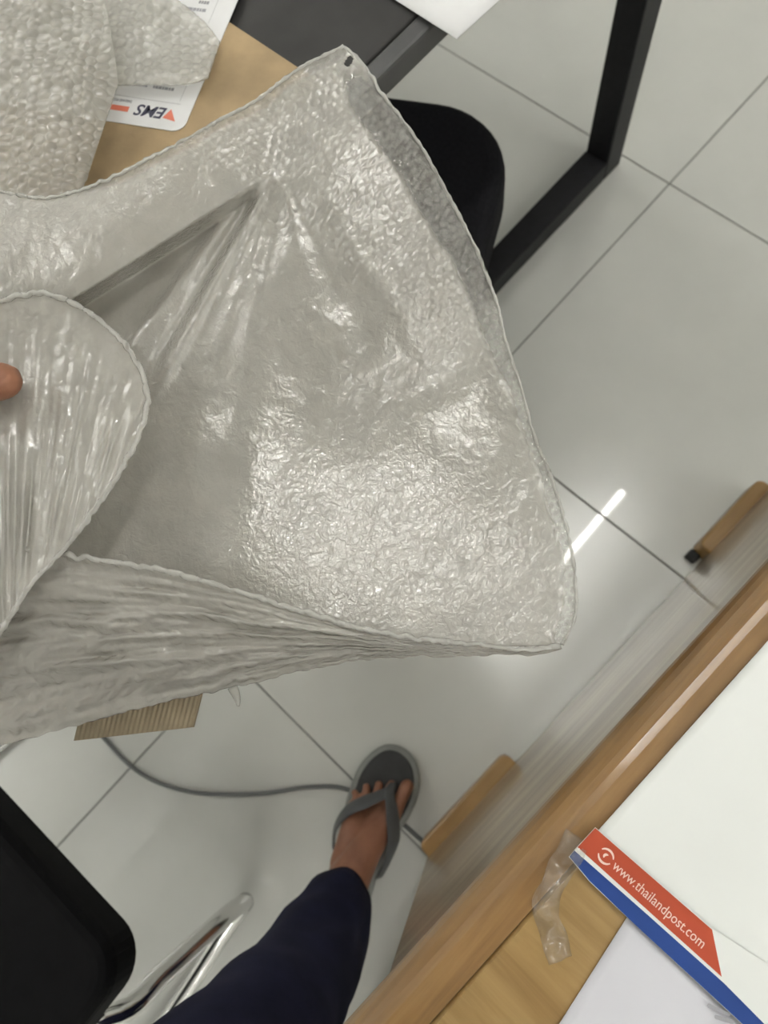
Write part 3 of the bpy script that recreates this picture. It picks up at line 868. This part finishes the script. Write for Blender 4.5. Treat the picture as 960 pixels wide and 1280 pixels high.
def grid_film(name, pos, disp, attrs, mat, parent, thick=0.0007, hole=None):
    """pos (nu, nv, 3) grid; disp moves it along its normal; a second skin behind it gives the sheet its thickness"""
    nu, nv = pos.shape[:2]
    du = np.gradient(pos, axis=0); dv = np.gradient(pos, axis=1)
    nrm = np.cross(du, dv); nrm /= np.linalg.norm(nrm, axis=-1, keepdims=True)+1e-12
    cen = pos[nu//2, nv//2]
    if np.dot(nrm[nu//2, nv//2], CP-cen) < 0: nrm = -nrm
    front = pos + nrm*disp[..., None]
    back = pos - nrm*thick
    co = np.concatenate([front.reshape(-1, 3), back.reshape(-1, 3)])
    idx = np.arange(nu*nv).reshape(nu, nv); N = nu*nv
    q = np.stack([idx[:-1, :-1], idx[1:, :-1], idx[1:, 1:], idx[:-1, 1:]], -1).reshape(-1, 4)
    qb = q[:, ::-1] + N
    def strip(e):
        return np.stack([e[:-1], e[1:], e[1:]+N, e[:-1]+N], -1)
    edges = [strip(idx[0, :]), strip(idx[-1, ::-1]), strip(idx[::-1, 0]), strip(idx[:, -1])]
    if hole is not None:                       # a torn slot through both skins
        keep = ~hole.ravel()[q].any(axis=1)
        q = q[keep]; qb = qb[keep]
    faces = np.concatenate([q, qb] + edges)
    n0 = np.cross(co[q[0][1]]-co[q[0][0]], co[q[0][2]]-co[q[0][0]])
    if np.dot(n0, nrm[0, 0]) < 0: faces = faces[:, ::-1]
    me = bpy.data.meshes.new(name)
    me.vertices.add(len(co)); me.vertices.foreach_set('co', co.astype(np.float32).ravel())
    me.loops.add(faces.size); me.loops.foreach_set('vertex_index', faces.astype(np.int32).ravel())
    me.polygons.add(len(faces))
    me.polygons.foreach_set('loop_start', np.arange(0, faces.size, 4, dtype=np.int32))
    me.polygons.foreach_set('loop_total', np.full(len(faces), 4, dtype=np.int32))
    me.update(calc_edges=True); me.validate()
    for k, arr in attrs.items():
        at = me.attributes.new(k, 'FLOAT', 'POINT')
        at.data.foreach_set('value', np.concatenate([arr.ravel(), arr.ravel()]).astype(np.float32))
    return link(name, me, mat, parent, True)


def set_attr(o, **kw):
    for k, v in kw.items():
        at = o.data.attributes.new(k, 'FLOAT', 'POINT'); at.data.foreach_set('value', [v]*len(o.data.vertices))


def rim_tube(name, pts_w, r, mat, parent, n=300, wob=0.35, beads=0.0):
    c = catmull(pts_w, n)
    rad = [r*(1 + wob*mnoise.noise(Vector((k*0.21, 3.1, r*900))) + beads*abs(math.sin(k*0.55))) for k in range(n)]
    c = c + np.array([[mnoise.noise(Vector((k*0.17, i*5.0, 1)))*r*0.9 for i in range(3)] for k in range(n)])
    o = tube(name, c, rad, mat, parent, 8)
    set_attr(o, wrinkle=1.0, clear=0.0)
    return o


bag = empty('bubble_wrap_bag', tuple(P(350, 550, 0.80)), 'open milky bubble wrap bag held up in front of the floor', 'bag')

# -- back panel
top_c = [(-110, 240), (-50, 236), (0, 240), (60, 247), (110, 234), (150, 217), (190, 196), (230, 176), (275, 150), (320, 126), (365, 92), (400, 72), (430, 58)]
right_c = [(430, 58), (455, 82), (478, 118), (505, 152), (530, 188), (550, 225), (570, 262), (590, 300), (606, 338), (620, 375), (632, 425), (650, 480), (668, 545), (690, 600), (703, 640), (713, 680), (719, 725), (719, 770), (703, 806)]
bot_c = [(-110, 930), (0, 905), (100, 884), (200, 862), (350, 832), (480, 812), (600, 808), (660, 808), (703, 806)]
left_c = [(-110, 240), (-110, 500), (-110, 700), (-110, 930)]
nu, nv = 400, 400
ct = catmull(top_c, nu); cb = catmull(bot_c, nu); cl_ = catmull(left_c, nv); cr = catmull(right_c, nv)
# wavy cut edge
for arr, amp in ((ct, 2.5), (cr, 3.0)):
    n_ = len(arr)
    wv = vnoise(np.arange(n_)*0.09, np.zeros(n_)+3.3)*amp + vnoise(np.arange(n_)*0.3, np.zeros(n_)+8.3)*amp*0.4
    win = np.clip(np.minimum(np.arange(n_), n_-1-np.arange(n_))/20.0, 0, 1)
    t_ = np.gradient(arr, axis=0); t_ /= np.linalg.norm(t_, axis=1, keepdims=True)
    arr += np.stack([-t_[:, 1], t_[:, 0]], -1)*(wv*win)[:, None]
U_, V_ = np.meshgrid(np.linspace(0, 1, nu), np.linspace(0, 1, nv), indexing='ij')
lin = lambda a, b, t: a*(1-t)+b*t
px = (1-V_)*ct[:, 0][:, None] + V_*cb[:, 0][:, None] + (1-U_)*cl_[:, 0][None] + U_*cr[:, 0][None] - ((1-U_)*(1-V_)*ct[0, 0] + U_*(1-V_)*ct[-1, 0] + (1-U_)*V_*cb[0, 0] + U_*V_*cb[-1, 0])
py = (1-V_)*ct[:, 1][:, None] + V_*cb[:, 1][:, None] + (1-U_)*cl_[:, 1][None] + U_*cr[:, 1][None] - ((1-U_)*(1-V_)*ct[0, 1] + U_*(1-V_)*ct[-1, 1] + (1-U_)*V_*cb[0, 1] + U_*V_*cb[-1, 1])
ctrl = [(-110, 240, .862), (0, 240, .862), (60, 247, .863), (150, 217, .868), (230, 176, .872), (320, 126, .878), (400, 72, .884), (430, 58, .885),
        (478, 118, .876), (530, 188, .866), (590, 300, .842), (620, 375, .824), (650, 480, .808), (690, 600, .786), (713, 680, .7795), (719, 770, .7785), (703, 806, .779),
        (-110, 300, .864), (0, 310, .864), (100, 330, .864), (200, 270, .868), (300, 210, .872), (380, 140, .878),
        (345, 235, .868), (430, 200, .872), (500, 280, .856), (560, 400, .826), (440, 350, .848), (350, 420, .836), (480, 480, .816), (600, 470, .806), (300, 520, .824),
        (300, 600, .8185), (400, 580, .808), (500, 570, .799), (600, 560, .798), (300, 700, .8145), (400, 650, .806), (400, 720, .806), (500, 650, .7975), (500, 740, .7975), (600, 650, .789), (600, 750, .789), (660, 700, .784), (670, 620, .787),
        (250, 450, .834), (200, 600, .812), (200, 680, .810), (120, 650, .811), (150, 730, .806), (0, 700, .81),
        (400, 780, .805), (500, 793, .797), (0, 905, .785), (200, 862, .787), (600, 806, .788), (0, 500, .826), (100, 480, .830), (-110, 600, .815), (-110, 920, .785)]
zf_ = tps([(a_, b_) for a_, b_, c in ctrl], [c for a_, b_, c in ctrl], 2e-4)
z = zf_(px, py)
# the fold that runs from the hand to the top corner: the film drops into a pocket below it
fold_line = [(-110, 470), (20, 418), (100, 368), (200, 305), (300, 240), (338, 214)]
dmin = np.full(px.shape, 1e9); below = np.zeros(px.shape); tpos = np.zeros(px.shape)
for k, (a_, b_) in enumerate(zip(fold_line, fold_line[1:])):
    d, t_, s_ = seg_dist(px, py, a_, b_)
    upd = d < dmin
    dmin = np.where(upd, d, dmin); below = np.where(upd, s_ > 0, below); tpos = np.where(upd, (k+t_)/5, tpos)
fade = np.clip((1-tpos)*2.2, 0, 1)
pocket = below*np.clip(dmin/16, 0, 1)*np.exp(-(dmin/85)**2)*fade
z = z - 0.021*pocket
# two sharp creases and soft pleats radiating from the top of the pocket
def ridge(a_, b_, w0, w1, amp):
    d, t_, s_ = seg_dist(px, py, a_, b_)
    w = w0+(w1-w0)*t_
    return amp*np.exp(-(d/w)**2)*np.clip(t_*6, 0, 1)*np.clip((1-t_)*5, 0.0, 1)
z = z + ridge((348, 205), (178, 520), 7, 13, 0.0042) - ridge((332, 222), (160, 505), 6, 9, 0.0030) + ridge((318, 228), (130, 480), 7, 12, 0.0032)
z = z + ridge((350, 215), (215, 640), 10, 26, 0.0024) - ridge((352, 220), (260, 690), 14, 26, 0.0018)
z = z - ridge((360, 225), (440, 420), 8, 18, 0.0020) + ridge((385, 230), (560, 470), 12, 26, 0.0024) - ridge((400, 250), (470, 460), 8, 20, 0.0016)
z = z + ridge((375, 210), (600, 420), 10, 22, 0.0018)
cx_ = np.abs(px-470)
calm = np.clip((py-490-0.62*cx_)/60, 0, 1)
z = z + (0.0010*vnoise(px/46, py/46) + 0.00022*vnoise(px/13+5, py/13))*(1-0.8*calm)
pos = P(px, py, z)
dr = poly_dist(px, py, [tuple(q) for q in cr[::8]])
dt_ = poly_dist(px, py, [tuple(q) for q in ct[::8]])
flw = np.interp(py, [60, 130, 250, 400, 500, 700, 820], [16, 44, 42, 30, 14, 14, 20])
flange = np.clip((flw-dr)/8+0.5, 0, 1)*np.clip((py-75)/30, 0, 1)
flange_t = np.clip((12-dt_)/8+0.5, 0, 1)*np.clip((px-90)/60, 0, 1)
inner = below*np.clip(dmin/10, 0, 1)*fade
d1, t1, s1 = seg_dist(px, py, (338, 214), (640, 470))
inner2 = np.where((py > 214) & (s1 > 0), np.clip(d1/60, 0, 1), 0)*1.0
inner = np.clip(np.maximum(inner*np.clip(1.2-d1*0, 0, 1), inner2), 0, 1)
um = np.cumsum(np.concatenate([np.zeros((1, nv)), np.linalg.norm(np.diff(pos, axis=0), axis=-1)]), 0)
vm = np.cumsum(np.concatenate([np.zeros((nu, 1)), np.linalg.norm(np.diff(pos, axis=1), axis=-1)], 1), 1)
bb = bubbles(um + 0.0012*vnoise(um*60, vm*60), vm, 0.0056, 0.0026)
disp = 0.0007*bb*(0.6+0.4*vnoise(px/25, py/25))*(1-inner*0.93)*(1-0.8*flange)*(1-calm) + (0.0013*vnoise(px/7, py/10) + 0.0022*vnoise(px/14+3, py/17))*flange
clear = np.clip(np.maximum(flange*0.9, flange_t*0.55) - 0.25*bb*flange, 0, 1)
spark = np.clip((py-490-0.62*cx_)/90, 0, 1)
wr = 0.42 + 0.50*flange + 0.12*spark + 0.35*flange_t
grid_film('back_panel', pos, disp, {'clear': clear, 'wrinkle': wr}, M['film_back'], bag, hole=(((px-436)*0.9+(py-77)*0.45)/3.4)**2 + ((-(px-436)*0.45+(py-77)*0.9)/7.5)**2 < 1)

# -- front panel (the lower strip)
rim_px = [(-110, 676, .848), (-40, 682, .848), (30, 686, .847), (70, 692, .846), (130, 701, .844), (200, 712, .840), (260, 728, .835), (300, 740, .831), (380, 765, .821), (450, 785, .812), (520, 798, .803), (600, 806, .795), (660, 812, .785), (700, 808, .781)]
low_px = [(-110, 950, .786), (-40, 940, .787), (0, 931, .788), (100, 906, .789), (200, 879, .790), (270, 864, .790), (350, 845, .791), (420, 830, .791), (480, 823, .790), (560, 820, .787), (620, 819, .783), (670, 818, .779), (703, 810, .779)]
nu2, nv2 = 520, 170
cr_ = catmull(rim_px, nu2); cl2 = catmull(low_px, nu2)
cl2[:, 1] += vnoise(np.arange(nu2)*0.12, np.zeros(nu2)+1.7)*2.0
U2, V2 = np.meshgrid(np.linspace(0, 1, nu2), np.linspace(0, 1, nv2), indexing='ij')
px2 = lin(cr_[:, 0][:, None], cl2[:, 0][:, None], V2); py2 = lin(cr_[:, 1][:, None], cl2[:, 1][:, None], V2)
z2 = lin(cr_[:, 2][:, None], cl2[:, 2][:, None], V2**0.85) + 0.010*np.sin(np.pi*V2)*(1-U2)**0.7
wave = vnoise(U2*9+V2*2.0, V2*9.0+U2*1.5)
strk = vnoise(U2*7+3*V2, V2*15+1.2*vnoise(U2*9, V2*4)) + 0.6*vnoise(U2*16+2*V2, V2*28+7) 
z2 = z2 + (0.0055*strk*(0.3+0.7*(1-U2)) + 0.0012*wave)*np.sin(np.pi*np.clip(V2, 0, 1))**0.5*np.clip((1-U2)*4, 0, 1)
pos2 = P(px2, py2, z2)
um2 = np.cumsum(np.concatenate([np.zeros((1, nv2)), np.linalg.norm(np.diff(pos2, axis=0), axis=-1)]), 0)
b2 = bubbles(um2, V2*0.105, 0.0095, 0.0034)
disp2 = 0.0010*b2*(0.5+0.5*vnoise(px2/22, py2/12))*np.clip((1-U2)*5, 0.15, 1)
grid_film('front_panel', pos2, disp2, {'clear': np.zeros_like(U2), 'wrinkle': 0.75+0*U2}, M['film_front'], bag)

# -- front flap folded back towards the camera, pinched under the thumb
lobe = [(-110, 400, .872), (-60, 386, .871), (0, 376, .870), (45, 366, .869), (85, 376, .867), (122, 398, .865), (160, 436, .862), (181, 475, .859), (184, 500, .857), (172, 548, .854), (140, 605, .853), (105, 655, .852), (75, 692, .8515), (42, 726, .853), (12, 772, .853), (-15, 812, .852), (-60, 850, .851), (-110, 880, .850)]
nl, nr = 420, 170
ol = catmull(lobe, nl)
ol[:, 0] += vnoise(np.arange(nl)*0.1, np.zeros(nl)+4.7)*1.5
s0 = catmull([(-112, 420, .866), (-112, 560, .864), (-112, 700, .862), (-112, 870, .851)], nl)
U3, V3 = np.meshgrid(np.linspace(0, 1, nl), np.linspace(0, 1, nr), indexing='ij')
px3 = lin(s0[:, 0][:, None], ol[:, 0][:, None], V3); py3 = lin(s0[:, 1][:, None], ol[:, 1][:, None], V3)
z3 = lin(s0[:, 2][:, None], ol[:, 2][:, None], V3) - 0.006*np.sin(np.pi*V3)*np.sin(np.pi*U3)
dthumb = np.hypot(px3-0, (py3-478))
z3 = z3 + 0.003*np.exp(-(dthumb/45)**2)*0
# creases: nearly upright lines that gather towards the lower end
ang3 = np.arctan2(px3-10, 1000-py3)
rr3 = np.hypot(px3-10, 1000-py3)
cre = vnoise(ang3*38, rr3/170) + 0.6*vnoise(ang3*80+9, rr3/90)
z3 = z3 + 0.0024*cre*np.sin(np.pi*np.clip(V3, 0, 1))**0.4*np.clip((py3-380)/150, 0.15, 1)
pos3 = P(px3, py3, z3)
b3 = bubbles(px3*0.00042, py3*0.00042, 0.0085, 0.0038)
grid_film('front_flap', pos3, 0.00025*b3*(0.5+0.5*vnoise(px3/30, py3/30)), {'clear': 0*U3, 'wrinkle': 0.8+0*U3}, M['film_flap'], bag)

# -- rolled rims
rim_tube('mouth_rim', [P(a_, b_, c+0.0012) for a_, b_, c in rim_px[2:]], 0.0015, M['film_rim'], bag, 320, 0.45, 0.1)
rim_tube('flap_rim', [P(a_, b_, c+0.0008) for a_, b_, c in lobe], 0.0015, M['film_rim'], bag, 380, 0.45, 0.1)
rim_tube('top_rim', [P(a_, b_, float(zf_(np.array([a_]), np.array([b_]))[0])+0.0004) for a_, b_ in top_c], 0.0010, M['film_rim'], bag, 380, 0.6, 0.15)
rim_tube('side_rim', [P(a_, b_, float(zf_(np.array([a_]), np.array([b_]))[0])+0.0002) for a_, b_ in right_c], 0.0008, M['film_rim'], bag, 380, 0.7, 0.4)
# loose end of film below the bag
sc = catmull([P(a_, b_, c) for a_, b_, c in ((290, 858, .779), (294, 866, .778), (297, 875, .776), (298, 883, .775))], 8)
o = tube('loose_end', sc, [0.0030, 0.0030, 0.0028, 0.0025, 0.0022, 0.0018, 0.0014, 0.0008], M['film_rim'], bag, 8); set_attr(o, wrinkle=1.0, clear=0.3)

# -- bubble sheet over the black table
sh = empty('bubble_wrap_sheet', tuple(P(60, 120, 0.74)), 'loose sheet of bubble wrap folded over the courier label', 'bubble wrap')
def sheet(name, cs_top, cs_bot, n1, n2, pitch, rad, hgt, alpha_clear, lo):
    a_ = catmull(cs_top, n1); b_ = catmull(cs_bot, n1)
    u, v = np.meshgrid(np.linspace(0, 1, n1), np.linspace(0, 1, n2), indexing='ij')
    x = lin(a_[:, 0][:, None], b_[:, 0][:, None], v); y = lin(a_[:, 1][:, None], b_[:, 1][:, None], v)
    z_ = lin(a_[:, 2][:, None], b_[:, 2][:, None], v) + 0.0022*vnoise(x/50+lo, y/50) + 0.001*vnoise(x/18+lo, y/18)
    p_ = P(x, y, z_)
    uu = (p_[..., 0]-p_[..., 1])*0.707 + 0.003*vnoise(x/40, y/40)
    vv = (p_[..., 0]+p_[..., 1])*0.707 + 0.003*vnoise(x/40+9, y/40)
    grid_film(name, p_, hgt*bubbles(uu, vv, pitch, rad), {'clear': 0*u+alpha_clear, 'wrinkle': 0.4+0*u}, M['film_sheet'], sh)
sheet('lower_layer', [(-140, -80, .742), (60, -80, .741), (195, -20, .739), (232, 8, .738), (258, 30, .7375), (275, 52, .737)], [(-140, 110, .745), (20, 112, .743), (110, 108, .741), (180, 106, .739), (240, 104, .738), (260, 98, .7375)], 220, 130, 0.0098, 0.0045, 0.0012, 0.3, 1)
sheet('upper_layer', [(-140, -80, .785), (-40, -80, .780), (50, -75, .772), (120, -20, .764), (142, 60, .760), (148, 104, .758)], [(-140, 268, .79), (-60, 270, .785), (20, 268, .778), (70, 258, .77), (95, 245, .764), (108, 225, .760)], 220, 220, 0.0098, 0.0045, 0.0010, 0.0, 4)

# ------------------------------------------------------------------ corrugated card piece below the bag
cc = empty('corrugated_card', tuple(P(150, 880, 0.762)), 'small brown corrugated card strip peeking out under the bubble bag', 'cardboard')
n_r = 24
A_ = P(100, 893, 0.760); B_ = P(252, 862, 0.7655); C_ = P(92, 926, 0.752); D_ = P(240, 909, 0.7555)
bm = bmesh.new()
N1 = 150
ft = []; bk_ = []
for k in range(N1+1):
    u = k/N1
    bump_ = 0.0004*math.sin(u*n_r*2*math.pi)
    row = []; rowb = []
    for q in range(5):
        v = q/4
        p = (A_*(1-u)+B_*u)*(1-v) + (C_*(1-u)+D_*u)*v
        row.append(bm.verts.new(p + np.array([0, 0, bump_]))); rowb.append(bm.verts.new(p + np.array([0, 0, -0.004])))
    ft.append(row); bk_.append(rowb)
for k in range(N1):
    for q in range(4):
        bm.faces.new((ft[k][q], ft[k][q+1], ft[k+1][q+1], ft[k+1][q])); bm.faces.new((bk_[k][q], bk_[k+1][q], bk_[k+1][q+1], bk_[k][q+1]))
    for q in (0, 4): bm.faces.new((ft[k][q], ft[k+1][q], bk_[k+1][q], bk_[k][q]))
for k in (0, N1):
    for q in range(4): bm.faces.new((ft[k][q], ft[k][q+1], bk_[k][q+1], bk_[k][q]))
from_bm('fluted_sheet', bm, M['carton'], cc, True)
